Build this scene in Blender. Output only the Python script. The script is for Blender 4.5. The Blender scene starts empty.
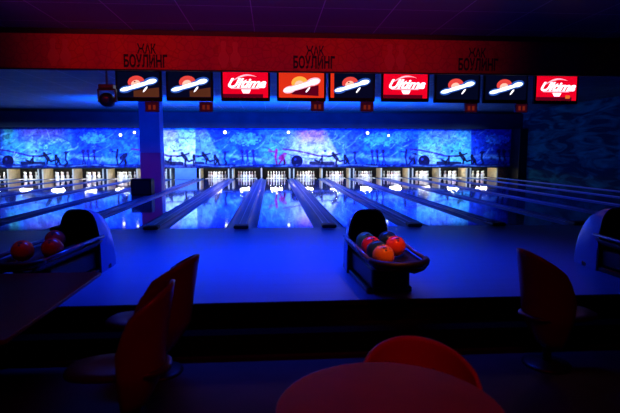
import bpy, math, random
import numpy as np
from mathutils import Vector, Matrix
random.seed(7)
S = bpy.context.scene
COL = S.collection
# ------------------------------------------------------------------ camera
YAW, PIT, CH, FPX = .0754, .1073, 1.425, 500.0
cam_d = bpy.data.cameras.new('camera'); cam = bpy.data.objects.new('camera', cam_d); COL.objects.link(cam)
cam.location = (0, 0, CH); cam.rotation_euler = (math.pi/2 - PIT, 0, -YAW)
cam_d.sensor_width = 36; cam_d.lens = FPX/620*36; cam_d.clip_end = 200
cam_d.dof.use_dof = True; cam_d.dof.focus_distance = 16; cam_d.dof.aperture_fstop = 2.4
S.camera = cam
# ------------------------------------------------------------------ colour management, world
S.view_settings.view_transform = 'Standard'; S.view_settings.look = 'None'
S.view_settings.gamma = 1; S.view_settings.use_curve_mapping = False
S.view_settings.exposure = 0.0
w = bpy.data.worlds.new('world'); S.world = w; w.use_nodes = True
w.node_tree.nodes['Background'].inputs[0].default_value = (.02, .02, .12, 1)
w.node_tree.nodes['Background'].inputs[1].default_value = .02
# ------------------------------------------------------------------ lights
def area(name, loc, aim, sx, sy, power, col, spread=math.pi):
    l = bpy.data.lights.new(name, 'AREA'); l.shape = 'RECTANGLE'; l.size = sx; l.size_y = sy
    l.energy = power; l.color = col; l.spread = spread
    o = bpy.data.objects.new(name, l); COL.objects.link(o); o.location = loc
    o.rotation_euler = (Vector(aim)-Vector(loc)).to_track_quat('-Z', 'Y').to_euler()
    return o
UV = (0.0, .05, 1.0)
# ultraviolet ceiling bars over the lanes and the approach
area('uv_lane_light', (-1, 21.0, 3.55), (-1, 21.0, 0), 20, .3, 190, UV, math.radians(140))
area('uv_lane_light', (-1, 13.0, 3.5), (-1, 16.5, 0), 16, .3, 190, UV, math.radians(140))
area('uv_approach_light', (.1, 6.7, 3.6), (.1, 6.7, 0), 4.6, .5, 135, UV, math.radians(86))
# added fill without visible fixtures: mural wash, upward lane ceiling wash, side wall
area('mural_fill_light', (-1.8, 24.0, 3.4), (-1.8, 27.6, 1.25), 26.5, .2, 590, (.42, .62, 1), math.radians(50))
area('ceiling_fill_light', (-.5, 22.0, 2.0), (-.5, 23.0, 3.7), 15, .3, 4200, (0, .085, 1), math.radians(150))
area('side_wall_fill_light', (12.0, 17, 3.5), (13.9, 20, 1.7), 3, .3, 1.8, (.05, .5, 1))
# dim red lamps of the seating area, then added red fill for balls and column
area('red_seat_light', (-.4, 7.0, 3.35), (-.2, 9.8, 3.35), 7.6, .2, 11, (1, .03, .02), math.radians(60))
area('red_seat_light', (.6, .4, 3.5), (.5, 2.6, .3), 1.2, .6, 2.3, (1, .010, .04), math.radians(60))
area('red_ball_fill', (1.5, 3.2, 3.5), (1.1, 4.95, .45), .3, .3, 1.7, (1, .18, .02), math.radians(24))  # added red-orange spot standing in for the balls' own fluorescence
area('red_ball_fill', (-2.0, 3.4, 3.5), (-2.25, 5.25, .45), .3, .3, .12, (1, .03, .02), math.radians(26))  # added faint spot that reddens the balls of the left return
area('red_column_fill', (-3.2, 13, 3.4), (-4.45, 18.5, .7), .3, .3, .12, (1, .0, .12), math.radians(18))  # added narrow spot that turns the column cladding purple

# ------------------------------------------------------------------ materials
def mat(name, col, rough=.5, metal=0, spec=.5, emit=None, es=0):
    m = bpy.data.materials.new(name); m.use_nodes = True
    b = m.node_tree.nodes['Principled BSDF']
    b.inputs['Base Color'].default_value = (*col, 1); b.inputs['Roughness'].default_value = rough
    b.inputs['Metallic'].default_value = metal; b.inputs['Specular IOR Level'].default_value = spec
    if emit: b.inputs['Emission Color'].default_value = (*emit, 1); b.inputs['Emission Strength'].default_value = es
    return m
def noisy(name, c1, c2, scale, rough=.5, stretch=(1, 1, 1), detail=4, spec=.5, lo=.35, hi=.65, bump=0, metal=0):
    m = mat(name, c1, rough, metal, spec); t = m.node_tree; n = t.nodes; b = n['Principled BSDF']
    tc = n.new('ShaderNodeTexCoord'); mp = n.new('ShaderNodeMapping'); mp.inputs['Scale'].default_value = stretch
    no = n.new('ShaderNodeTexNoise'); no.inputs['Scale'].default_value = scale; no.inputs['Detail'].default_value = detail
    r = n.new('ShaderNodeValToRGB'); r.color_ramp.elements[0].position = lo; r.color_ramp.elements[1].position = hi
    r.color_ramp.elements[0].color = (*c1, 1); r.color_ramp.elements[1].color = (*c2, 1)
    L = t.links.new
    L(tc.outputs['Object'], mp.inputs[0]); L(mp.outputs[0], no.inputs['Vector']); L(no.outputs['Fac'], r.inputs[0]); L(r.outputs[0], b.inputs['Base Color'])
    if bump:
        bp = n.new('ShaderNodeBump'); bp.inputs['Strength'].default_value = bump; bp.inputs['Distance'].default_value = .01
        L(no.outputs['Fac'], bp.inputs['Height']); L(bp.outputs[0], b.inputs['Normal'])
    return m
def emis(name, col, s=1.0): return mat(name, (0, 0, 0), .6, 0, .05, emit=col, es=s)
def tiles(name, c1, c2, mortar, w_, h_, ms, rough, spec=.5, off=(0, 0, 0)):
    m = mat(name, c1, rough, 0, spec); t = m.node_tree; n = t.nodes; b = n['Principled BSDF']
    tc = n.new('ShaderNodeTexCoord'); br = n.new('ShaderNodeTexBrick')
    br.offset = 0; br.inputs['Color1'].default_value = (*c1, 1); br.inputs['Color2'].default_value = (*c2, 1)
    br.inputs['Mortar'].default_value = (*mortar, 1); br.inputs['Scale'].default_value = 1
    br.inputs['Brick Width'].default_value = w_; br.inputs['Row Height'].default_value = h_; br.inputs['Mortar Size'].default_value = ms
    mp = n.new('ShaderNodeMapping'); mp.inputs['Location'].default_value = off; t.links.new(tc.outputs['Object'], mp.inputs[0]); t.links.new(mp.outputs[0], br.inputs['Vector']); t.links.new(br.outputs['Color'], b.inputs['Base Color'])
    return m
M = dict(
 ceil=tiles('ceiling_tile', (.10, .10, .11), (.085, .085, .095), (.42, .42, .46), 1.13, 1.13, .008, .6, off=(.31, -.26, 0)),
 lane=tiles('lane_board', (.12, .20, .42), (.10, .17, .38), (.08, .12, .3), 4.0, .027, .0006, .07, .6),
 approach=tiles('approach_board', (.05, .20, .44), (.045, .185, .41), (.06, .16, .34), 3.0, .06, .0008, .36, .22),
 gutter=mat('gutter_plastic', (.02, .10, .36), .42, 0, .3),
 gutterdark=mat('divider_top', (.03, .11, .38), .42, 0, .3), strip=mat('edge_highlight_paint', (.14, .30, .7), .3),
 black=mat('black_plastic', (.008, .008, .009), .45), gloss=mat('black_gloss', (.01, .01, .012), .15),
 carpet=noisy('dark_carpet', (.004, .0025, .003), (.009, .006, .008), 60, .95, spec=.02, bump=.3),
 floor=noisy('floor_tile', (.028, .014, .022), (.045, .022, .035), 3, .5, spec=.25),
 lip=mat('metal_lip', (.10, .09, .12), .45, .4),
 beam=noisy('beam_paint', (.006, .011, .028), (.009, .016, .036), 2, .7, spec=.1),
 wall=mat('dark_wall', (.010, .014, .03), .8), curtain=mat('pit_curtain', (.012, .012, .016), .9),
 kick=noisy('kickback_board', (.62, .50, .30), (.75, .62, .40), 6, .5),
 kickface=mat('kickback_face', (.75, .68, .5), .45),
 pin=mat('pin_white', (.9, .9, .92), .25), pinred=mat('pin_stripe', (.7, .02, .03), .3),
 deck=mat('pin_deck', (.8, .8, .78), .4), tube=emis('pit_tube', (1, .93, .68), 330),
 colu=noisy('column_paint', (.25, .42, .80), (.32, .50, .85), 2, .5), coll=noisy('column_cladding', (.55, .13, .42), (.62, .17, .45), 2, .4),
 blue=noisy('blue_panel', (.10, .25, .75), (.14, .32, .85), 3, .5),
 red=noisy('red_shell', (.24, .018, .010), (.28, .022, .012), 8, .32), seat=mat('seat_shell', (.05, .008, .01), .4), redback=mat('red_shell_round', (.42, .015, .025), .5),
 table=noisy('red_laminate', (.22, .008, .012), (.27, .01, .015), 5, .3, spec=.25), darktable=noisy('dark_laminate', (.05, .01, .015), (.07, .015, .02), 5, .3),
 tableedge=mat('table_edge', (.03, .005, .01), .4), chrome=mat('dark_metal', (.03, .03, .035), .4, .5),
 shell=mat('hood_shell', (.05, .15, .48), .25, 0, .4), rail=mat('rail_metal', (.16, .18, .25), .25, .5),
 lens=emis('bright_spot_glow', (.75, .85, 1), 4), tv=mat('monitor_casing', (.005, .005, .006), .5, 0, .08), lampdim=emis('lamp_glint', (.6, .4, .9), .6),
 off=mat('lamp_glass', (.05, .05, .08), .1),
 navy=emis('screen_navy', (.001, .002, .014), 1), scr_red=emis('screen_red', (.85, .0, .018), 1), scr_or=emis('screen_orange', (.75, .03, .008), 1),
 g_white=emis('graphic_white', (1, .92, 1), 1.6), g_ring=emis('graphic_ring', (.72, .88, 1), 2.0), g_red=emis('graphic_red', (.8, .06, .05), 1),
 g_brown=emis('graphic_brown', (.09, .022, .010), 1), g_halo=emis('graphic_halo', (.03, .10, .5), 1), g_core=emis('graphic_core', (1, .45, .35), 1.4), g_dark=emis('graphic_dark', (.10, .0, .01), 1), g_pink=emis('graphic_pink', (1, .55, .65), 1.2),
 signframe=mat('sign_frame', (.06, .03, .07), .5), signface=emis('sign_face', (.025, .001, .006), 1), signdot=emis('sign_digit', (.14, .012, .006), 1),
 ink=mat('banner_ink', (.006, .003, .004), .8),
 motif=mat('banner_motif', (.60, .09, .03), .7),
 b_green=noisy('ball_green', (.02, .22, .12), (.03, .30, .16), 8, .15), b_red=noisy('ball_red', (.55, .02, .03), (.7, .04, .04), 8, .15),
 b_dark=noisy('ball_teal', (.01, .05, .06), (.02, .10, .09), 8, .15), b_orange=noisy('ball_orange', (.80, .26, .03), (.9, .32, .04), 8, .15),
 b_redor=noisy('ball_vermilion', (.85, .07, .03), (.95, .10, .03), 8, .15),
 hole=mat('finger_hole', (.004, .004, .004), .8),
 cup=mat('white_cup', (.8, .8, .82), .3),
)
# glossy lanes stay glossy; a hint of clear coat
for k in ('lane',):
    b = M[k].node_tree.nodes['Principled BSDF']; b.inputs['Coat Weight'].default_value = .6; b.inputs['Coat Roughness'].default_value = .03
# banner fabric : printed orange-red with faint upright print
def banner_mat():
    m = mat('banner_print', (.5, .04, .02), .75, 0, .2); t = m.node_tree; n = t.nodes; b = n['Principled BSDF']; L = t.links.new
    tc = n.new('ShaderNodeTexCoord'); mp = n.new('ShaderNodeMapping'); mp.inputs['Scale'].default_value = (1, 1, .35)
    a = n.new('ShaderNodeTexNoise'); a.inputs['Scale'].default_value = 1.3; a.inputs['Detail'].default_value = 2
    v = n.new('ShaderNodeTexVoronoi'); v.inputs['Scale'].default_value = 7; v.feature = 'DISTANCE_TO_EDGE'
    r = n.new('ShaderNodeValToRGB'); r.color_ramp.elements[0].color = (.50, .02, .035, 1); r.color_ramp.elements[1].color = (.60, .08, .02, 1)
    r.color_ramp.elements[0].position = .4; r.color_ramp.elements[1].position = .62
    r2 = n.new('ShaderNodeValToRGB'); r2.color_ramp.elements[0].color = (.72, .72, .72, 1); r2.color_ramp.elements[1].color = (1, 1, 1, 1); r2.color_ramp.elements[1].position = .08
    mx = n.new('ShaderNodeMix'); mx.data_type = 'RGBA'; mx.blend_type = 'MULTIPLY'; mx.inputs[0].default_value = 1
    L(tc.outputs['Object'], mp.inputs[0]); L(mp.outputs[0], a.inputs['Vector']); L(tc.outputs['Object'], v.inputs['Vector'])
    L(a.outputs['Fac'], r.inputs[0]); L(v.outputs['Distance'], r2.inputs[0]); L(r.outputs[0], mx.inputs[6]); L(r2.outputs[0], mx.inputs[7]); L(mx.outputs[2], b.inputs['Base Color'])
    return m
M['banner'] = banner_mat()
def sidewall_mat():
    m = mat('side_mural', (.02, .2, .25), .8, 0, .05); t = m.node_tree; n = t.nodes; b = n['Principled BSDF']; L = t.links.new
    tc = n.new('ShaderNodeTexCoord'); mp = n.new('ShaderNodeMapping'); mp.inputs['Rotation'].default_value = (math.radians(25), 0, 0); mp.inputs['Scale'].default_value = (1, .25, 1.2)
    a = n.new('ShaderNodeTexNoise'); a.inputs['Scale'].default_value = 2.2; a.inputs['Detail'].default_value = 5; a.inputs['Distortion'].default_value = 1.2
    r = n.new('ShaderNodeValToRGB'); e = r.color_ramp.elements
    e[0].color = (.002, .03, .06, 1); e[0].position = .42; e[1].color = (.012, .22, .24, 1); e[1].position = .72
    L(tc.outputs['Object'], mp.inputs[0]); L(mp.outputs[0], a.inputs['Vector']); L(a.outputs['Fac'], r.inputs[0]); L(r.outputs[0], b.inputs['Base Color'])
    return m
M['side'] = sidewall_mat()

# ------------------------------------------------------------------ mesh helpers
class MB:
    def __init__(s): s.v = []; s.f = []
    def add(s, vs, fs):
        o = len(s.v); s.v += [tuple(p) for p in vs]; s.f += [tuple(i+o for i in f) for f in fs]; return s
    def box(s, x0, x1, y0, y1, z0, z1, mtx=None):
        vs = [Vector((x, y, z)) for z in (z0, z1) for y in (y0, y1) for x in (x0, x1)]
        if mtx: vs = [mtx @ p for p in vs]
        return s.add(vs, [(0, 2, 3, 1), (4, 5, 7, 6), (0, 1, 5, 4), (2, 6, 7, 3), (0, 4, 6, 2), (1, 3, 7, 5)])
    def lathe(s, prof, c=(0, 0, 0), n=24, axis='z'):
        vs = []
        for r, z in prof:
            for i in range(n):
                a = 2*math.pi*i/n; p = (r*math.cos(a), r*math.sin(a), z)
                if axis == 'y': p = (p[0], z, p[1])
                if axis == 'x': p = (z, p[0], p[1])
                vs.append((p[0]+c[0], p[1]+c[1], p[2]+c[2]))
        fs = [(j*n+i, j*n+(i+1) % n, (j+1)*n+(i+1) % n, (j+1)*n+i) for j in range(len(prof)-1) for i in range(n)]
        fs += [tuple(range(n))[::-1], tuple((len(prof)-1)*n+i for i in range(n))]
        return s.add(vs, fs)
    def tube(s, pts, r, n=10):
        pts = [Vector(p) for p in pts]; vs = []; up = Vector((0, 0, 1))
        for k, p in enumerate(pts):
            d = (pts[min(k+1, len(pts)-1)]-pts[max(k-1, 0)]).normalized()
            a = d.cross(up);
            if a.length < .05: a = d.cross(Vector((1, 0, 0)))
            a.normalize(); b = a.cross(d)
            vs += [p+a*r*math.cos(2*math.pi*i/n)+b*r*math.sin(2*math.pi*i/n) for i in range(n)]
        fs = [(j*n+i, j*n+(i+1) % n, (j+1)*n+(i+1) % n, (j+1)*n+i) for j in range(len(pts)-1) for i in range(n)]
        fs += [tuple(range(n))[::-1], tuple((len(pts)-1)*n+i for i in range(n))]
        return s.add(vs, fs)
    def grid(s, P, closed=False):
        R, C = len(P), len(P[0]); vs = [p for row in P for p in row]
        fs = [(i*C+j, i*C+j+1, (i+1)*C+j+1, (i+1)*C+j) for i in range(R-1) for j in range(C-1)]
        return s.add(vs, fs)
    def build(s, name, m, parent=None, smooth=False, bevel=0, solid=0, loc=None):
        me = bpy.data.meshes.new(name); me.from_pydata(s.v, [], s.f); me.materials.append(M[m] if isinstance(m, str) else m)
        import bmesh
        bm = bmesh.new(); bm.from_mesh(me); bmesh.ops.recalc_face_normals(bm, faces=bm.faces); bm.to_mesh(me); bm.free()
        if smooth:
            for p in me.polygons: p.use_smooth = True
        o = bpy.data.objects.new(name, me); COL.objects.link(o)
        if parent: o.parent = parent
        if loc: o.location = loc
        if solid:
            md = o.modifiers.new('solid', 'SOLIDIFY'); md.thickness = solid; md.offset = 0
        if bevel:
            md = o.modifiers.new('bevel', 'BEVEL'); md.width = bevel; md.segments = 3; md.limit_method = 'ANGLE'
        if smooth == 'auto':
            for p in me.polygons: p.use_smooth = False
        return o
def tag(o, label, cat, group=None):
    o['label'] = label; o['category'] = cat
    if group: o['group'] = group
    return o
def empty(name, loc, label, cat, group=None, rz=0):
    o = bpy.data.objects.new(name, None); COL.objects.link(o); o.location = loc; o.rotation_euler = (0, 0, rz); o.empty_display_size = .1
    return tag(o, label, cat, group)
def struct(o): o['kind'] = 'structure'; return o
def kids(o): return [c for c in bpy.data.objects if c.parent == o]
def copy_tree(o, parent=None):
    c = o.copy(); COL.objects.link(c)
    if parent: c.parent = parent
    for ch in kids(o): copy_tree(ch, c)
    return c
def text_mesh(name, body, size, m, parent, loc, rot, shear=0, extrude=.003, sx=1, bold=0):
    cu = bpy.data.curves.new(name, 'FONT'); cu.body = body; cu.size = size; cu.align_x = 'CENTER'; cu.align_y = 'CENTER'
    cu.shear = shear; cu.extrude = extrude; cu.offset = bold; cu.resolution_u = 4
    t = bpy.data.objects.new(name, cu); COL.objects.link(t)
    bpy.context.view_layer.update()
    me = bpy.data.meshes.new_from_object(t.evaluated_get(bpy.context.evaluated_depsgraph_get()))
    bpy.data.objects.remove(t); bpy.data.curves.remove(cu)
    for v in me.vertices: v.co.x *= sx
    me.materials.clear(); me.materials.append(M[m])
    o = bpy.data.objects.new(name, me); COL.objects.link(o); o.parent = parent; o.location = loc; o.rotation_euler = rot
    return o
# pixel (of the 620x413 photograph) <-> place, used for measuring only
_s, _c, _sp, _cp = math.sin(YAW), math.cos(YAW), math.sin(PIT), math.cos(PIT)
FW = np.array([_s*_cp, _c*_cp, -_sp]); RT = np.array([_c, -_s, 0]); UP = np.array([_s*_sp, _c*_sp, _cp])
def atY(x, y, Y):
    d = FW+(x-310)/FPX*RT+(206.5-y)/FPX*UP; p = np.array([0, 0, CH])+Y/d[1]*d; return float(p[0]), float(p[2])
def topix(X, Y, Z):
    V = np.stack([X, np.full_like(X, Y), Z-CH], -1); d = V@FW; return 310+FPX*(V@RT)/d, 206.5-FPX*(V@UP)/d

# ------------------------------------------------------------------ the hall
P, X0, YF = 1.665, 1.075, 9.45          # lane pitch, reference divider, foul line
YM = 27.6                                # mural plane
XL, XR, CZ, FZ, YE = -15.76, 13.95, 3.7, -.4, 4.67
NL = range(-10, 7)
struct(MB().box(XL, XR, -3, YE-.3, FZ-.1, FZ).build('floor', 'floor'))
ap = struct(MB().box(XL, XR, YE, YF, -.5, 0).build('floor', 'approach'))
struct(MB().box(XL, XR, YF, 29.6, -.6, -.2).build('floor', 'wall'))
st = struct(MB().box(XL, XR, YE-.3, YE-.004, FZ-.1, -.2).build('trim_1', 'carpet'))
struct(MB().box(XL, XR, YE-.004, YE, -.2, -.035).build('trim_2', 'carpet'))
struct(MB().box(XL, XR, YE-.025, YE+.015, -.035, .004).build('trim_3', 'carpet'))
struct(MB().box(XL, XR, YE-.325, YE-.3, FZ, FZ+.012).build('trim_4', 'lip'))
struct(MB().box(XL, XR, -3, 29.6, CZ, CZ+.1).build('ceiling', 'ceil'))
struct(MB().box(XL, XR, 29.5, 29.6, -.6, CZ).build('wall_back', 'wall'))
struct(MB().box(XL, XR, -3.1, -3, FZ-.1, CZ).build('wall_front', 'wall'))
struct(MB().box(XL-.1, XL, -3, 29.6, -.6, CZ).build('wall_left', 'wall'))
struct(MB().box(XR, XR+.1, -3, 29.6, -.6, CZ).build('wall_right', 'side'))
# long dark beam over the mural, return pillar at its right end
struct(MB().box(XL, XR, 27.2, 27.65, 2.73, 3.56).build('trim_5', 'beam'))
struct(MB().box(XL, XR, 27.4, 27.65, 3.56, CZ).build('trim_6', 'black'))
struct(MB().box(13.5, XR, 26.6, 27.75, 0, 2.73).build('trim_7', 'black'))
struct(MB().box(12.80, 13.5, 27.75, 28.6, -.1, .58).build('trim_8', noisy('dim_orange_panel', (.10, .03, .02), (.3, .09, .03), 9, .7)))
# column standing in the unused lane
cx0, cx1, cy0, cy1 = -4.74, -4.02, 18.5, 19.15
struct(MB().box(cx0, cx1, cy0, cy1, 1.42, CZ).build('column', 'colu', bevel=.02))
struct(MB().box(cx0-.005, cx1+.005, cy0-.005, cy1+.005, -.2, 1.42).build('column', 'coll', bevel=.02))

# ------------------------------------------------------------------ bowling lanes
LW, GW = 1.066/2, .235
def side(n):   # which lane, in words
    if n < -4: k = -4-n; w_ = ['first', 'second', 'third', 'fourth', 'fifth', 'sixth'][k-1]; return '%s glossy bowling lane to the left of the column' % w_
    k = n+3; return '%s glossy bowling lane to the right of the column' % ['first', 'second', 'third', 'fourth', 'fifth', 'sixth', 'seventh', 'eighth', 'ninth', 'tenth'][k]
YD = 27.54
for n in NL:
    c = X0+(n+.5)*P
    L_ = 'glossy bowling lane blocked by the column and a black box' if n == -4 else side(n)
    t = empty('bowling_lane', (c, YF, 0), L_, 'bowling lane', 'bowling lanes')
    if n == -4:
        MB().box(-LW, LW, 0, cy0-YF-.01, -.2, 0).build('lane_bed', 'lane', t)
        MB().box(-LW, LW, cy1-YF+.01, YD-YF, -.2, 0).build('lane_bed', 'lane', t)
    else: MB().box(-LW, LW, 0, YD-YF, -.2, 0).build('lane_bed', 'lane', t)
    MB().box(-LW-.03, LW+.03, YD-YF, 28.75-YF, -.2, .0).build('pin_deck', 'deck', t)
    for s in (-1, 1):
      for ya, yb in (((0, cy0-YF-.01), (cy1-YF+.01, YD-YF+1.0)) if (n == -4 and s == 1) else ((0, YD-YF+1.0),)):
        g = MB(); rows = []
        for yy in (ya, yb):
            rows.append([(s*(LW+.002), yy, -.19)] + [(s*(LW+.117-.113*math.cos(math.pi*i/10)), yy, -.012-.085*math.sin(math.pi*i/10)) for i in range(11)]+[(s*(LW+GW-.004), yy, -.012), (s*(LW+GW-.002), yy, -.19)])
        g.grid(rows); g.build('gutter', 'gutter', t, smooth=True)
# dividers between lanes : raised cap, front end cap
for n in range(-10, 8):
    c = X0+n*P; hw = P/2-LW-GW
    nm = ['left of', 'right of']
    k = n+4
    if n <= -4: lb = 'blue lane divider, number %s counted leftwards from the column' % ['one', 'two', 'three', 'four', 'five', 'six', 'seven'][-4-n]
    else: lb = 'blue lane divider, number %s counted rightwards from the column' % ['one', 'two', 'three', 'four', 'five', 'six', 'seven', 'eight', 'nine', 'ten', 'eleven'][n+3]
    t = empty('lane_divider', (c, YF, 0), lb, 'lane divider', 'dividers between the lanes')
    MB().box(-hw, hw, 0, YD-YF, -.2, .012).build('divider_cap', 'gutterdark', t, bevel=.008)
    for s in (-1, 1): MB().box(s*hw-.008, s*hw+.008, .02, YD-YF, .012, .022).build('edge_highlight', 'strip', t)  # paler strips paint in the light caught along the gutter sides
    MB().box(-.14, .14, -.12, .12, .0, .07).build('end_cap', 'black', t, bevel=.03)
    MB().box(-.09, .09, .12, .3, .012, .045).build('cap_neck', 'black', t, bevel=.015)

# ------------------------------------------------------------------ pit: kickback posts, tubes, curtain, pins
for n in range(-10, 8):
    c = X0+n*P; wide = n % 2 == 0
    if n == 7: lb = 'kickback post at the far right end of the pin decks'
    elif n == -3: lb = 'tan kickback post right beside the blue blocking panel'
    elif n < -3: lb = 'tan kickback post between pin decks, %s left of the blue blocking panel' % ['first', 'second', 'third', 'fourth', 'fifth', 'sixth', 'seventh'][-4-n]
    else: lb = 'tan kickback post, %s right of the one beside the blue panel' % ['first', 'second', 'third', 'fourth', 'fifth', 'sixth', 'seventh', 'eighth', 'ninth', 'tenth'][n+2]
    t = empty('kickback_post', (c, YD, 0), lb, 'kickback', 'kickback posts between the pin decks')
    offs = (-.11, .11) if wide else (0,)
    for o_ in offs:
        MB().box(o_-.028, o_+.028, .0, 1.25, 0.012, .565).build('side_board', 'kick', t)
        MB().box(o_-.034, o_+.034, -.012, .0, 0.012, .555).build('front_edge', 'kickface', t)
    if wide: MB().box(-.08, .08, .05, 1.2, 0.012, .56).build('gap_fill', 'curtain', t)  # dark box standing for the gap between the two boards
struct(MB().box(XL, 12.8, 28.85, 28.9, -.2, 2.7).build('wall_pit', 'curtain'))
pin_prof = [(.026, 0), (.0285, .02), (.0363, .05), (.0495, .085), (.0578, .114), (.0595, .13), (.0560, .16), (.0471, .19), (.0330, .22), (.0248, .24), (.0226, .255), (.0236, .275), (.0270, .30), (.0312, .325), (.0325, .343), (.0300, .36), (.0210, .374), (.008, .381)]
pin0 = MB().lathe(pin_prof, n=14).build('bowling_pin', 'pin', smooth=True)
neck = MB().lathe([(.0245, .246), (.0252, .2462), (.0244, .255), (.0252, .262), (.0248, .263)], n=14).build('neck_stripe', 'pinred', pin0)
first = True
rows_w = ['head pin at the front point', 'left pin of the second row', 'right pin of the second row', 'left pin of the third row', 'middle pin of the third row', 'right pin of the third row',
          'leftmost pin of the back row', 'second pin from left in the back row', 'third pin from left in the back row', 'rightmost pin of the back row']
def lane_word(n):
    o = ['first', 'second', 'third', 'fourth', 'fifth', 'sixth', 'seventh', 'eighth', 'ninth', 'tenth']
    return ('%s lane left of the column' % o[-5-n]) if n < -4 else ('%s lane right of the column' % o[n+3])
for n in NL:
    c = X0+(n+.5)*P
    if n != -4:
        k = 0
        for r in range(4):
            for i in range(r+1):
                x = c+(i-r/2)*.3048; y = 27.72+r*.264
                if first: o = pin0; first = False
                else:
                    o = pin0.copy(); COL.objects.link(o)
                    q = neck.copy(); COL.objects.link(q); q.parent = o
                o.location = (x, y, 0.0005)
                tag(o, 'white pin, %s, %s' % (rows_w[k], lane_word(n)), 'bowling pin', 'white pins on the pin decks'); k += 1
        t = empty('pit_light', (c, 27.66, .582), 'light tube above the pins, %s' % lane_word(n), 'light', 'light tubes over the pins')
        MB().lathe([(.0065, -.32), (.0065, .32)], n=10, axis='x').build('tube', 'tube', t)
        MB().box(-.80, .80, -.190, -.175, -.007, .058).box(-.80, .80, -.175, .10, .014, .020).build('tube_housing', 'beam', t)  # top cover added so the tube does not light the mural
x0, z0 = atY(175, 174, YD-.1); x1, _ = atY(196.5, 174, YD-.1)
t = empty('blocking_panel', ((x0+x1)/2, YD-.1, 0), 'flat blue panel closing the pin deck just right of the column', 'panel')
hw = (x1-x0)/2
MB().box(-hw, hw, -.02, .02, 0.013, .57).build('face', 'blue', t); MB().box(-hw-.02, hw+.02, -.03, .03, .57, .6).build('top_rail', 'blue', t)
# black box in front of the column
t = empty('speaker_box', (-4.325, 17.1, .001), 'low black box standing on the lane in front of the column', 'box')
MB().box(-.33, .33, -.25, .25, .0, .56).build('cabinet', 'tv', t, bevel=.02); MB().box(-.28, .28, -.262, -.25, .06, .50).build('front_grille', mat('grille_cloth', (.012, .012, .012), .95), t)

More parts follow.
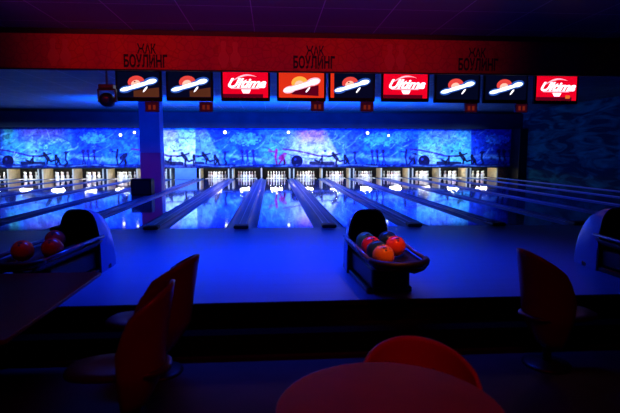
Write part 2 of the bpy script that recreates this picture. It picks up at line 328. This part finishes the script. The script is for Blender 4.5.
# ------------------------------------------------------------------ mural over the pins
rng = np.random.RandomState(3)
def vnoise(x, y, s, seed=0):
    r = np.random.RandomState(seed); T = r.rand(256, 256); a = x*s; b = y*s
    i = np.floor(a).astype(int); j = np.floor(b).astype(int); u = a-i; v = b-j; u = u*u*(3-2*u); v = v*v*(3-2*v)
    g = lambda p, q: T[p % 256, q % 256]
    return (g(i, j)*(1-u)+g(i+1, j)*u)*(1-v)+(g(i, j+1)*(1-u)+g(i+1, j+1)*u)*v
def sm(a, b, x): t = np.clip((x-a)/(b-a), 0, 1); return t*t*(3-2*t)
def segd(x, y, a, b):
    ax, ay = a; bx, by = b; dx, dy = bx-ax, by-ay; L = dx*dx+dy*dy+1e-9
    t = np.clip(((x-ax)*dx+(y-ay)*dy)/L, 0, 1); return np.hypot(x-ax-t*dx, y-ay-t*dy)
def paint(x, y):
    c = np.zeros(x.shape+(3,))
    n1 = vnoise(x, y, .12, 1)*.6+vnoise(x, y, .35, 2)*.4; n2 = vnoise(x, y, .7, 5)
    def base(col): c[:] = np.array(col)
    def mixc(mask, col):
        m = np.clip(mask, 0, 1)[..., None]; c[:] = c*(1-m)+np.array(col)*m
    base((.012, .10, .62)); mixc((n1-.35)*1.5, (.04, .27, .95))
    win = lambda a, b, e=2.: sm(a-e, a+e, x)*(1-sm(b-e, b+e, x))
    # left printed panels
    mixc(win(12, 72, 4)*.6, (.10, .38, .90)); mixc(win(20, 64, 8)*sm(146, 130, y)*.7, (.28, .12, .50))
    mixc(win(26, 40, 3)*sm(128, 150, y)*.5, (.30, .55, .95))
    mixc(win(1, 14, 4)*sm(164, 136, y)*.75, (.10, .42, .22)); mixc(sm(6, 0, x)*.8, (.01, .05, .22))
    mixc(win(72, 106, 1)*.5, (.015, .11, .62)); mixc(win(106, 138, 2)*.3, (.06, .30, .85))
    mixc(win(163, 195.5, .4)*.92, (.66, .72, .96)); mixc(win(163, 178, 5)*sm(146, 128, y)*.55, (.85, .40, .75))
    mixc(win(178, 194, 4)*sm(160, 132, y)*.4, (.35, .70, .85))
    mixc(sm(195.2, 196, x)*(1-sm(-1, 2, x-206-(y-128)*.45))*.55, (.28, .48, .90)); mixc(win(196, 206, 2)*sm(142, 129, y)*.6, (.30, .15, .70))
    mixc(win(260, 348, 4)*.5, (.14, .42, .95))
    d = x-322-(y-128)*.55
    mixc(sm(275, 305, x)*(1-sm(0, 4, d))*.85, (.62, .56, .96)); mixc(win(298, 326, 6)*sm(148, 130, y)*.8, (.85, .22, .62)); mixc(win(312, 340, 5)*sm(140, 160, y)*(1-sm(0, 4, d))*.6, (.92, .88, 1))
    mixc(win(326, 360, 5)*sm(0, 4, d)*.5, (.06, .12, .65))
    mixc(win(418, 471, .6)*.75, (.14, .46, .86)); mixc(win(452, 471, 4)*.35, (.12, .55, .45)); mixc(win(430, 455, 6)*sm(150, 130, y)*.4, (.30, .30, .80))
    mixc(win(418, 440, 2)*sm(140, 162, y)*.6, (.50, .66, .95))
    mixc(sm(471, 472, x)*.7, (.012, .07, .55)); mixc(sm(472, 480, x)*np.exp(-((y-158)/1.6)**2)*.7, (.12, .35, .95))
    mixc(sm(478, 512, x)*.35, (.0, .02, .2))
    # light arcs and swirls printed over the sky
    for cx, cy, rr_ in ((40, 136, 9), (58, 150, 12), (182, 138, 6), (205, 137, 5), (277, 138, 6), (330, 135, 6), (335, 150, 10), (436, 140, 9), (452, 146, 12), (460, 134, 6), (150, 140, 8)):
        q = np.abs(np.hypot(x-cx, (y-cy)*1.2)-rr_*(.8+.4*n2)); mixc(sm(.9, .2, q)*.45, (.45, .65, 1))
    q = np.sin((x+y*1.4)*.42+5*vnoise(x, y, .09, 31)); mixc(sm(.82, 1, q)*.35*sm(.3, .7, vnoise(x, y, .15, 32)), (.35, .62, 1))
    q = np.sin((x*.3-y)*.55+6*vnoise(x, y, .12, 33)); mixc(sm(.8, 1, q)*.45*sm(.4, .7, vnoise(x, y, .13, 34)), (.01, .04, .35))
    # clouds
    for cx, cy, rx, ry, col in ((93, 138, 13, 5.5, (.10, .40, .88)), (245, 139, 15, 6.5, (.13, .42, .95)), (379, 139, 17, 6.5, (.10, .42, .90)), (400, 137, 10, 6, (.09, .35, .88)), (497, 139, 12, 5, (.10, .36, .98))):
        q = ((x-cx)/rx)**2+((y-cy)/ry)**2+(n2-.5)*1.4; mixc(sm(1.1, .7, q)*.8, col)
    # star spots, light sweeps
    q = vnoise(x, y, .55, 9); mixc(sm(.80, .9, q)*sm(150, 146, y)*.6, (.02, .08, .35)); q = vnoise(x, y, .5, 12); mixc(sm(.86, .97, q)*.35, (.4, .6, 1))
    for M0 in (-20, 8, 146, 167, 297, 424, 551):
        loc = np.ones_like(x)
        if M0 == 146: loc = (x < 195.5)*1.
        if M0 == 167: loc = (x >= 195.5)*1.
        if M0 == -20: loc = (x < 0)*1.
        X_ = x-M0
        span = loc*sm(-14, -12, X_)*(1-sm(112, 116, X_))
        # horizontal light streak and wavy ground
        mixc(span*np.exp(-((y-157.5-2*np.sin(X_*.08))/1.6)**2)*.35, (.30, .55, 1))
        mixc(loc*np.exp(-((y-(154-.03*X_*0+8*sm(60, 112, X_)*0))/50)**2)*0, (0, 0, 0))
        mixc(span*sm(62, 70, X_)*np.exp(-((y-(156+(X_-62)*.12))/2.2)**2)*.4, (.25, .52, 1))
        dark = (.004, .008, .035); red = M0 == 297
        def seg(pts, w_, col=dark, a=.92):
            dd = np.min([segd(X_, y, pts[i], pts[i+1]) for i in range(len(pts)-1)], axis=0); mixc(loc*sm(w_+.35, w_-.25, dd)*a, col)
        def disc(cx, cy, r, col=dark, a=.92): mixc(loc*sm(r+.35, r-.3, np.hypot(X_-cx, y-cy))*a, col)
        seg([(-14, 149), (-2, 150.5), (10, 153), (22, 156), (38, 156)], .75, (.16, .01, .10) if M0 in (146, 297) else (.06, .02, .25))
        seg([(-12, 153), (-3, 156), (8, 158), (20, 158.5)], .4, dark, .6)
        
        for a_ in range(7): seg([(4, 160), (4+8*math.cos(-1.2+a_*.32), 160+9*math.sin(-1.2+a_*.32))], .35, (.55, .65, .95), .45)
        disc(0, 161, 5.8, (.006, .010, .07), 1); disc(-1.8, 159.2, 1.2, (.08, .14, .6), .5)
        seg([(14, 163), (36, 163.5)], 1.7); seg([(25, 156), (25, 164)], .9); seg([(18, 160), (22, 162), (24, 159)], 1.0)
        # releasing bowler with the leg thrown back
        disc(36, 153.2, 1.5); seg([(37, 155), (40, 159)], 1.9); seg([(40, 159), (39, 163), (40, 167)], .95); seg([(40, 159), (43, 161.5), (46, 160.5)], .9); seg([(37, 155.5), (31, 156.5)], .8); seg([(38, 155), (43, 153.5)], .7)
        disc(28, 151, 1.3, dark, .75)
        # crouching bowler, upright bowler
        seg([(47.5, 155), (47.5, 165)], .7); disc(48, 155.6, 1.4); seg([(48, 157), (50.5, 160.5)], 1.7); seg([(50, 161), (48, 166)], .8); seg([(50.5, 161), (53.5, 166.5)], .95)
        disc(58, 152.6, 1.7, (.008, .02, .13)); seg([(56, 152.8), (61, 151.8)], .6, (.008, .02, .13)); seg([(58, 154), (57.5, 159), (59.5, 163), (56.5, 167)], 1.0, (.006, .016, .09))
        mixc(loc*sm(1.3, .8, np.abs(np.hypot((X_-67)/5., (y-161)/3.4)-.6)*3)*.55, (.02, .06, .4))
        # three slim onlookers
        lite = (.02, .012, .16)
        for k in (75, 80, 86): disc(k, 151.2, 1.9, lite, .9); seg([(k, 152.5), (k+.6, 157)], 1.0, lite, .8); seg([(k+.6, 157), (k-.4, 165)], .55, lite, .8); seg([(k+.6, 157), (k+2.4, 164)], .5, lite, .8)
        seg([(73, 156.5), (90, 156.5)], .6, lite, .6)
        # tall bowler with raised arm and stooping partner
        cA = (.36, .01, .14) if M0 == 167 else (.008, .018, .12)
        if M0 == 8: cA = (.005, .01, .07)
        disc(103, 150.5, 2.0, cA, .5); disc(109.5, 150, 1.3, cA); seg([(109.5, 151), (108.5, 157)], 1.2, cA); seg([(108.5, 157), (110, 165)], .8, cA); seg([(109, 152), (104, 151.5)], .5, cA)
        seg([(117.5, 155), (113.5, 158)], 2.1, cA); seg([(116, 157), (118, 163)], 1.3, cA); seg([(115, 160), (112, 164)], .8, cA); seg([(117.5, 160), (117, 167.5)], .7, dark); disc(118.5, 154, 1.3, cA)
    mixc(sm(163.2, 165, y)*(.75+.3*n1), (.005, .02, .16)); mixc(np.exp(-((y-165.6-np.sin(x*.12)*.9)/.7)**2)*.5*sm(.35, .6, n1), (.3, .5, .95))
    mixc(sm(167, 168.2, y)*.7, (.01, .03, .2))
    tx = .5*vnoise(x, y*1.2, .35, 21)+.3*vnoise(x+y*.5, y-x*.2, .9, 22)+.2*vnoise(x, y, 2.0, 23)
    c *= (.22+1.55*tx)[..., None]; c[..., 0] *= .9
    return np.clip(c, 0, 1)**np.array([1.35, 1.45, 1.2])
def mural_mat():
    m = mat('mural_print', (.1, .2, .6), .6, 0, .08); t = m.node_tree; a = t.nodes.new('ShaderNodeAttribute'); a.attribute_name = 'print'
    t.links.new(a.outputs['Color'], t.nodes['Principled BSDF'].inputs['Base Color']); return m
M['mural'] = mural_mat()
edges_px = [-40, 19.5, 72, 138, 195.5, 291, 352, 418, 471.5, 512.5]
ex = [atY(p, 150, YM)[0] for p in edges_px]; ex[0] = XL
lab = ['mural panel at the far left with green light beam and dark ball', 'mural panel with purple sky and dark bowler silhouettes, left of the cloud panel', 'blue mural panel with cloud, immediately left of the column',
       'pale pinkish mural panel immediately right of the column', 'blue mural panel with purple corner and cloud, right of the pale pinkish panel',
       'mural panel with pink sky, dark ball and bowler above the central lanes', 'blue mural panel with cloud, right of the pink sky panel', 'bright cyan mural panel with a dark ball', 'dark blue rightmost mural panel beside the pillar']
zb, zt = .606, 2.729
for i in range(len(ex)-1):
    xa, xb = ex[i]+.004, ex[i+1]-.004; nx = max(2, int((xb-xa)/.025)); nz = 88
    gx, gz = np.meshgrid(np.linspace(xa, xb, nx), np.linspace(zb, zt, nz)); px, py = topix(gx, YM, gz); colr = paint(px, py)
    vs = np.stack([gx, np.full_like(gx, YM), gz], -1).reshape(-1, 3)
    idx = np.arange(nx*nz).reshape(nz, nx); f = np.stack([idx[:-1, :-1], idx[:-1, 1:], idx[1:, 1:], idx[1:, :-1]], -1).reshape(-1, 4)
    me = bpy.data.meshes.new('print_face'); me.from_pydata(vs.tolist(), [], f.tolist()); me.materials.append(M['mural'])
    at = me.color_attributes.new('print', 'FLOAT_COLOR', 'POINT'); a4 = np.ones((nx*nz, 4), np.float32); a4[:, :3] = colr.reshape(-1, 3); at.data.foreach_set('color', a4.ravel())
    t = empty('mural_panel', ((xa+xb)/2, YM, zb), lab[i], 'mural', 'mural panels above the pin decks')
    o = bpy.data.objects.new('print_face', me); COL.objects.link(o); o.parent = t; o.location = (-(xa+xb)/2, -YM, -zb)
    MB().box(-(xb-xa)/2, (xb-xa)/2, .004, .05, 0, zt-zb).build('backing_board', 'wall', t)

# small round bright spots in front of the mural, modelled as lamp heads
sp = [(120.5, 135.0, 'small bright spot above the lanes just left of the column, the farther left of two', .10), (134.5, 132.5, 'small bright spot touching the left side of the column', .09),
      (225, 132.3, 'small bright spot over the mural, first right of the column', .115), (288.5, 132.3, 'small bright spot over the mural near the pink sky', .10),
      (367.5, 133, 'small bright spot over the blue cloud, left of a dimmer one', .105), (388.5, 135.5, 'dimmer small spot at the right side of the blue cloud', .08)]
for x, y, lb, r in sp:
    X, Z = atY(x, y, 27.1); r *= .78
    t = empty('bright_spot', (X, 27.1, Z), lb, 'lamp', 'bright spots in front of the mural')
    MB().lathe([(.03, .14), (r*.9, .10), (r+.012, .0), (r+.012, -.01)], axis='y').build('housing', 'black', t, smooth=True)
    MB().lathe([(r, -.012), (r*.7, -.022), (.01, -.028)], axis='y').build('lens', 'lens', t, smooth=True)
    MB().tube([(0, .07, .05), (0, .1, 2.73-Z), (0, .13, 2.9-Z)], .012).build('bracket', 'black', t)

# ------------------------------------------------------------------ banner with lettering
YB = 9.8
t = empty('hanging_banner', (0, YB, 2.98), 'long red orange banner with black lettering hung across the ceiling', 'banner')
MB().box(-8.5, 9.5, 0, .06, 0, .62).build('banner_cloth', 'banner', t)
MB().box(-8.5, 9.5, .01, .09, .62, .72).build('top_rail', 'black', t)
MB().box(-8.5, 9.5, .0, .06, -.025, 0).build('bottom_rail', 'ink', t)
R90 = (math.pi/2, 0, 0)
for x in (145.5, 314, 478):
    X, Z = atY(x, 62.0 if x < 200 else (63.3 if x < 400 else 65.5), YB); text_mesh('banner_lettering', 'БОУЛИНГ', .30, 'ink', t, (X, -.004, Z-2.98), R90, sx=.56, bold=.011)
    X2, Z2 = atY(x+(1 if x < 400 else -1), 49.5 if x < 200 else (51.5 if x < 400 else 53.5), YB); text_mesh('banner_lettering', 'ЖАК', .24, 'ink', t, (X2, -.004, Z2-2.98), R90, sx=.62, bold=.006)
def pin_shape(mb, cx, z, s):
    pr = [(r*1.35, h) for r, h in pin_prof]; L_ = [(cx-r*s, -.003, z+h*s) for r, h in pr]; R_ = [(cx+r*s, -.003, z+h*s) for r, h in pr]
    mb.grid([[a, b] for a, b in zip(L_, R_)])
for x in (62, 232, 398):
    X, _ = atY(x, 50, YB); mb = MB(); pin_shape(mb, X-.16, .04, 1.3); pin_shape(mb, X+.06, .05, 1.25); mb.build('pin_print', 'motif', t)

# ------------------------------------------------------------------ hanging monitors
YT = 10.4
def ell(mb, cx, cz, a, b, rot, y, n=32):
    vs = [(cx, y, cz)]+[(cx+a*math.cos(u)*math.cos(rot)-b*math.sin(u)*math.sin(rot), y, cz+a*math.cos(u)*math.sin(rot)+b*math.sin(u)*math.cos(rot)) for u in [2*math.pi*i/n for i in range(n)]]
    mb.add(vs, [(0, 1+i, 1+(i+1) % n) for i in range(n)])
mons = [(138.5, 85.5, 46, 'planet', 'with ringed planet, leftmost, beside the stage lamp'), (189.5, 85.5, 47, 'planet', 'with ringed planet, left of the leftmost red screen'), (245.5, 85.8, 49, 'logo', 'with red screen and white script, leftmost of the red ones'),
        (301.5, 86, 49, 'planet_o', 'with ringed planet on a bright orange screen'), (352, 86.3, 46.5, 'planet_b', 'with ringed planet, directly right of the orange screen'), (405.5, 86.8, 47.5, 'logo', 'with red screen and white script, middle of three red screens'),
        (457.5, 88, 45.5, 'planet_n', 'with ringed planet, right of the middle red screen'), (506, 88.5, 44.5, 'planet_n', 'with ringed planet, left of the rightmost red screen'), (556.5, 89.3, 43.5, 'logo', 'with red screen and white script, rightmost of the row')]
for i, (px, py, pw, kind, lb) in enumerate(mons):
    X, Z = atY(px, py, YT)
    t = empty('monitor', (X, YT, Z), 'flat black monitor '+lb, 'monitor', 'monitors under the red banner')
    W, H = (atY(px+pw/2, py, YT)[0]-atY(px-pw/2, py, YT)[0])/2, .305
    MB().box(-W, W, 0, .09, -H, H).build('casing', 'tv', t, bevel=.012)
    sw, sb, stp = W-.04, -H+.07, H-.035
    base = {'planet': 'navy', 'planet_n': 'navy', 'planet_b': 'navy', 'planet_o': 'scr_or', 'logo': 'scr_red'}[kind]
    s = MB().box(-sw, sw, -.004, 0, sb, stp).build('screen', base, t)
    y = -.006
    if kind == 'logo':
        text_mesh('screen_lettering', 'Ultima', .25, 'g_white', s, (0, y, .045), R90, shear=.5, sx=1.15, bold=.008)
        m = MB()
        m.grid([[(a, y, b), (a+.01, y, b+.018+.02*math.sin(k/9*3.14))] for k, (a, b) in enumerate([(-.26+.04*k, .09+.11*math.sin(k/12*2.2)) for k in range(13)])]); m.build('swash', 'g_pink', s)
        MB().grid([[(-.30, y, -.06), (-.30, y, -.035)], [(.28, y, -.06), (.28, y, -.035)]]).build('underline', 'g_pink', s)
        MB().grid([[(-.09, y, -.075), (.11, y, -.075)], [(-.05, y, -.15), (.07, y, -.15)]]).build('emblem', 'g_white', s)
        MB().grid([[(-sw, y, sb), (-sw, y, sb+.07)], [sgn for sgn in [(sw-.1, y, sb), (sw-.1, y, sb+.07)]]]).build('lower_bar', 'g_dark', s)
        if i == 8: MB().grid([[(.20, y-.001, sb+.04), (.30, y-.001, sb+.04)], [(.20, y-.001, sb+.11), (.30, y-.001, sb+.11)]]).build('corner_icon', emis('icon_orange', (.8, .15, .02), 1), s)
    else:
        if kind in ('planet',):
            MB().grid([[(.0 if i else -.1, y, sb+.01), (.0 if i else -.1, y, sb+.13)], [(sw-.01, y, sb+.01), (sw-.01, y, sb+.20)]]).build('brown_corner', 'g_brown', s)
        if kind == 'planet_b':
            MB().grid([[(-sw, y, sb), (-sw, y, stp)], [(-sw+.07, y, sb), (-sw+.07, y, stp)]]).build('orange_edge', 'scr_or', s)
        if kind == 'planet_o':
            MB().grid([[(-.2, y, -.17), (-.2, y, -.10)], [(.35, y, -.2), (.35, y, .02)]]).build('dark_patch', 'g_dark', s)  # dark patch of the orange screen picture
        m = MB(); ell(m, -.04, .065, .165, .125, .1, y-.001); m.build('planet', 'g_red' if kind != 'planet_o' else emis('planet_amber', (1, .35, .05), 1.3), s)
        m = MB(); ell(m, .0, .0, .385, .06, .29, y-.0015); ell(m, -.24, -.075, .14, .07, .25, y-.0015); ell(m, .24, .085, .15, .078, .25, y-.0015); m.build('ring_halo', 'g_halo' if kind != 'planet_o' else 'g_pink', s)
        m = MB(); ell(m, -.05, .035, .09, .07, .3, y-.002); m.build('planet_glow', 'g_core', s)
        m = MB(); ell(m, .0, .0, .37, .036, .29, y-.003); ell(m, -.25, -.072, .11, .038, .22, y-.003); ell(m, .25, .080, .11, .046, .22, y-.003); m.build('ring', 'g_ring', s)
        m = MB(); ell(m, .13, -.075, .07, .018, .9, y-.003); m.build('flare', 'g_white', s)
        if i == 0 or i == 4: m = MB(); ell(m, -.07, .075, .02, .015, 0, y-.004); m.build('dark_spot', 'g_dark', s)
    mt = MB().box(-.04, .04, .09, .13, -.06, CZ-Z); mt.box(-.15, .15, .09, .12, -.1, .1); mt.build('mount', 'black', t)
for px, py, lb in ((152, 107, 'left'), (206, 107, 'second'), (317.5, 106.5, ''), (367, 107, ''), (471, 108, ''), (521.5, 108, '')):
    X, Z = atY(px, py, YT-.08)
    w_ = {152: 'under the leftmost monitor', 206: 'under the second monitor from the left', 317.5: 'under the orange screen', 367: 'under the dark planet screen right of the orange one', 471: 'under the planet screen right of the middle red screen', 521.5: 'under the planet screen left of the rightmost red screen'}[px]
    t = empty('lane_number_sign', (X, YT-.08, Z), 'small dark red number box '+w_, 'sign', 'number boxes under the monitors')
    MB().box(-.135, .135, 0, .05, -.095, .105).build('frame', 'signframe', t)
    MB().box(-.118, .118, -.006, 0, -.085, .075).build('face', 'signface', t)
    m = MB()
    for dx in (-.045, .045):
        m.box(dx-.026, dx+.026, -.009, -.006, -.05, .04)
    m.build('digits', 'signdot', t)
    MB().box(-.01, .01, .05, .08, .06, .14).build('bracket', 'black', t)

# moving head lamp hanging left of the monitors
X, Z = atY(107.5, 97, 10.0)
t = empty('stage_lamp', (X, 10.0, Z), 'black moving stage lamp hanging left of the monitors', 'lamp')
MB().lathe([(.05, .16), (.12, .12), (.14, 0), (.13, -.1), (.115, -.13)], c=(0, 0, -.06), axis='y', n=20).build('lamp_head', 'black', t, smooth=True)
MB().lathe([(.10, -.131), (.05, -.145), (.01, -.148)], c=(0, 0, -.06), axis='y', n=20).build('lens', 'off', t, smooth=True)
MB().box(-.17, -.145, -.05, .05, -.1, .14).box(.145, .17, -.05, .05, -.1, .14).box(-.17, .17, -.05, .05, .12, .15).build('yoke', 'black', t)
MB().box(-.14, .14, -.09, .09, .15, .23).build('lamp_base', 'black', t, bevel=.01); MB().tube([(0, 0, .23), (0, 0, CZ-Z)], .02).build('hanging_pole', 'black', t)

# ------------------------------------------------------------------ ball returns
def ball_return(loc, rz, label):
    t = empty('ball_return', loc, label, 'ball return', 'ball returns on the approach', rz)
    def sec(y, grow=0.0, base=0.0):
        u = min(1, y/.52); h = .30+.46*math.sqrt(max(0, 1-u*u)); wd = .25*(1-.25*u*u)
        h += grow; wd += grow; pts = []
        for i in range(21):
            a = math.pi*i/20; ca, sa = math.cos(a), math.sin(a)
            x = -wd*math.copysign(abs(ca)**.55, ca); z = base+(h-base)*(abs(sa)**.6); pts.append((x, y, z))
        return pts
    ys = [0, .06, .14, .22, .30, .38, .44, .48, .505, .52]
    sh = MB(); sh.grid([sec(y) for y in ys]); n = len(sh.v); last = sec(.52); sh.add(last+[(0, .52, 0)], [(i, i+1, 21) for i in range(20)])
    sh.build('hood_shell', 'shell', t, smooth=True)
    inn = MB(); inn.grid([sec(y, -.012) for y in ys[:-2]]); L_ = sec(ys[-3], -.012); inn.add(L_+[(0, ys[-3], 0)], [(i, i+1, 21) for i in range(20)]); inn.build('hood_lining', 'black', t, smooth=True)
    rim = [(p[0], p[1]-.004, p[2]) for p in sec(0, -.004)]; MB().tube(rim, .012, 8).build('hood_rim', 'gloss', t, smooth=True)
    MB().box(-.235, .235, .0, .04, .0, .36).build('front_plate', 'black', t)
    MB().box(-.2, .2, -.95, 0, .06, .27).build('pedestal', 'black', t, bevel=.03); MB().box(-.24, .24, -.9, .3, 0.001, .06).build('foot', 'gloss', t, bevel=.015)
    # rack trough
    tr = []
    for k in range(9):
        y = .02-k*.16; z = .335-.03*k/8
        if k == 8: z += .015
        tr.append([(-.27, y, z+.06), (-.22, y, z), (-.13, y, z-.03), (-.03, y, z+.0), (0, y, z+.03), (.03, y, z), (.13, y, z-.03), (.22, y, z), (.27, y, z+.06)])
    MB().grid(tr).build('rack_trough', 'black', t, smooth=True, solid=.015)
    for s in (-1, 1): MB().tube([(s*.275, .04, .44), (s*.275, -.6, .425), (s*.275, -1.16, .40)], .02).build('side_rail', 'rail', t, smooth=True)
    no = [(.275*math.cos(a), -1.16-.2*math.sin(a), .40-.01*math.sin(a)) for a in [math.pi*i/14 for i in range(15)]]
    m = MB(); m.tube(no, .034, 10); m.build('nose', 'black', t, smooth=True)
    pl = [(0, -1.2, .345)]+[(p[0]*.96, p[1]*1.0, .345) for p in no]; m = MB(); m.add(pl, [(0, i, i+1) for i in range(1, 15)]); m.build('nose_tray', 'gloss', t, solid=.02)
    return t
def ball(rt, lx, ly, m, label):
    a = rt.rotation_euler.z; z = .335-.03*(-ly/1.28)-.03+.035+.108
    o_ = Vector((lx*math.cos(a)-ly*math.sin(a), lx*math.sin(a)+ly*math.cos(a), z+.008))+rt.location
    mb = MB(); n = 16
    mb.lathe([(max(.0015, .108*math.sin(math.pi*k/n)), -.108*math.cos(math.pi*k/n)) for k in range(n+1)], n=24)
    o = mb.build('bowling_ball', m, smooth=True); o.location = o_
    for k, (u, v) in enumerate(((.25, 1.0), (-.1, 1.0), (.08, .72))):
        d = Vector((math.sin(u)*math.cos(v), -math.cos(u)*math.cos(v), math.sin(v))); q = d.to_track_quat('Z', 'Y')
        h = MB().lathe([(.012, 0), (.011, .001)], n=12); h.v = [tuple(q @ Vector(p)+d*.1078) for p in h.v]; h.build('finger_hole', 'hole', o)
    tag(o, label, 'bowling ball', 'bowling balls on the returns'); return o
r1 = ball_return((-2.28, 6.03, 0), -.14, 'dark hooded ball return at the left behind the long table')
r2 = ball_return((1.13, 5.80, 0), .06, 'black ball return in the middle holding coloured balls')
r3 = ball_return((4.16, 5.68, 0), .03, 'ball return at the right edge with lit blue hood')
ball(r2, -.13, -1.10, 'b_orange', 'orange ball nearest the front on the middle return')
ball(r2, -.13, -.87, 'b_dark', 'dark teal ball between the orange and the red ball on the middle return')
ball(r2, -.13, -.64, 'b_red', 'red ball behind the dark one on the middle return')
ball(r2, -.13, -.40, 'b_green', 'green ball deepest in the hood of the middle return')
ball(r2, .13, -.66, 'b_redor', 'bright orange red ball alone on the right track of the middle return')
ball(r2, .13, -.36, 'b_dark', 'dark ball in the shadow of the middle hood')
ball(r1, -.13, -.86, 'b_redor', 'dull red ball nearest the table on the left return')
ball(r1, -.13, -.28, 'b_red', 'dull red ball inside the hood of the left return')
ball(r1, .10, -.72, 'b_red', 'dull red ball on the right track of the left return')
ball(r3, .0-.13, -.62, 'b_red', 'dark red ball on the right return at the picture edge')

# ------------------------------------------------------------------ furniture of the seating area
def make_chair(loc, rz, label, m='red', hs=1.0, wide=1.0, deep=1.5):
    # front of the chair is local +X, seat height .45 above floor
    t = empty('shell_chair', loc, label, 'chair', 'red shell chairs', rz)
    rows = []
    for j in range(19):
        row = []
        for i in range(25):
            ph = math.radians(-88+176*i/24); c_ = math.cos(ph)
            top = (.22+.34*max(0, c_)**.55)*hs
            if abs(ph) > 1.3: top *= 1-.35*((abs(ph)-1.3)/(1.536-1.3))**1.5
            if j < 6: z = .16+.28*j/6; v = 0; k = .35+.65*(j/6)**.7
            else: v = (j-6)/12; z = .44+top*v; k = 1
            lean = .05*v*v*max(0, c_)
            rr = .25*(1-.10*(1-v)**2)
            x = .10-(rr*deep)*c_*k-lean; y = rr*wide*math.sin(ph)*k
            row.append((x, y, z))
        rows.append(row)
    MB().grid(rows).build('backrest', m, t, smooth=True, solid=.022)
    st_ = []
    for k, (s, z) in enumerate(((.3, .425), (.85, .42), (1, .435), (1, .455), (.93, .468), (.6, .458), (.05, .45))):
        st_.append([(.10+s*(.30)*math.copysign(abs(math.cos(a))**.75, math.cos(a))*1.05+.03*s*max(0, math.cos(a)), s*.205*wide*math.copysign(abs(math.sin(a))**.75, math.sin(a)), z) for a in [2*math.pi*i/28 for i in range(29)]])
    MB().grid(st_).build('seat', 'seat', t, smooth=True)
    MB().tube([(.03, 0, .02), (.03, 0, .43)], .035, 14).build('pole', 'chrome', t, smooth=True)
    MB().lathe([(.2, 0.001), (.2, .012), (.17, .025), (.05, .04)], c=(.03, 0, 0), n=28).build('base', 'chrome', t, smooth=True)
    return t
make_chair((-.93, 4.10, FZ), math.pi-.12, 'red shell chair facing the long table, farther one by the step', hs=1.0)
make_chair((-.88, 3.20, FZ), math.pi+.10, 'red shell chair facing the long table, nearer one with a dim highlight on its rim', deep=1.15)
make_chair((2.33, 4.0, FZ), .10, 'red shell chair at the right facing right towards the dark table', hs=1.05, deep=1.25)
make_chair((.765, 2.47, FZ), -math.pi/2-.1, 'bright red rounded chair back behind the round table', 'redback', hs=.56, wide=1.25)
def rounded(x0, x1, y0, y1, r, n=8):
    p = []
    for cx, cy, a0 in ((x1-r, y1-r, 0), (x0+r, y1-r, 90), (x0+r, y0+r, 180), (x1-r, y0+r, 270)):
        p += [(cx+r*math.cos(math.radians(a0+90*i/n)), cy+r*math.sin(math.radians(a0+90*i/n))) for i in range(n+1)]
    return p
def slab(pts, z0, z1):
    n = len(pts); m = MB(); m.add([(x, y, z0) for x, y in pts]+[(x, y, z1) for x, y in pts], [tuple(range(n))[::-1], tuple(range(n, 2*n))]+[(i, (i+1) % n, n+(i+1) % n, n+i) for i in range(n)]); return m
def pedestal_table(loc, pts, label, m, posts):
    t = empty('table', loc, label, 'table')
    slab(pts, .71, .74).build('tabletop', m, t, bevel=.006)
    for x, y in posts:
        MB().tube([(x, y, .03), (x, y, .71)], .04, 16).build('leg', 'chrome', t, smooth=True); MB().lathe([(.24, .001), (.24, .012), (.2, .03), (.05, .045)], c=(x, y, 0), n=32).build('base', 'chrome', t, smooth=True)
    return t
pedestal_table((-2.5, 3.9, FZ), rounded(-.95, .94, -.98, .72, .05), 'long dark red table at the left in front of the ball return', 'table', ((-.1, -.55), (-.1, .15)))
pedestal_table((.49, 1.99, FZ), [(.485*math.cos(2*math.pi*i/64), .485*math.sin(2*math.pi*i/64)) for i in range(64)], 'round glossy red table in the front centre', 'table', ((0, 0),))
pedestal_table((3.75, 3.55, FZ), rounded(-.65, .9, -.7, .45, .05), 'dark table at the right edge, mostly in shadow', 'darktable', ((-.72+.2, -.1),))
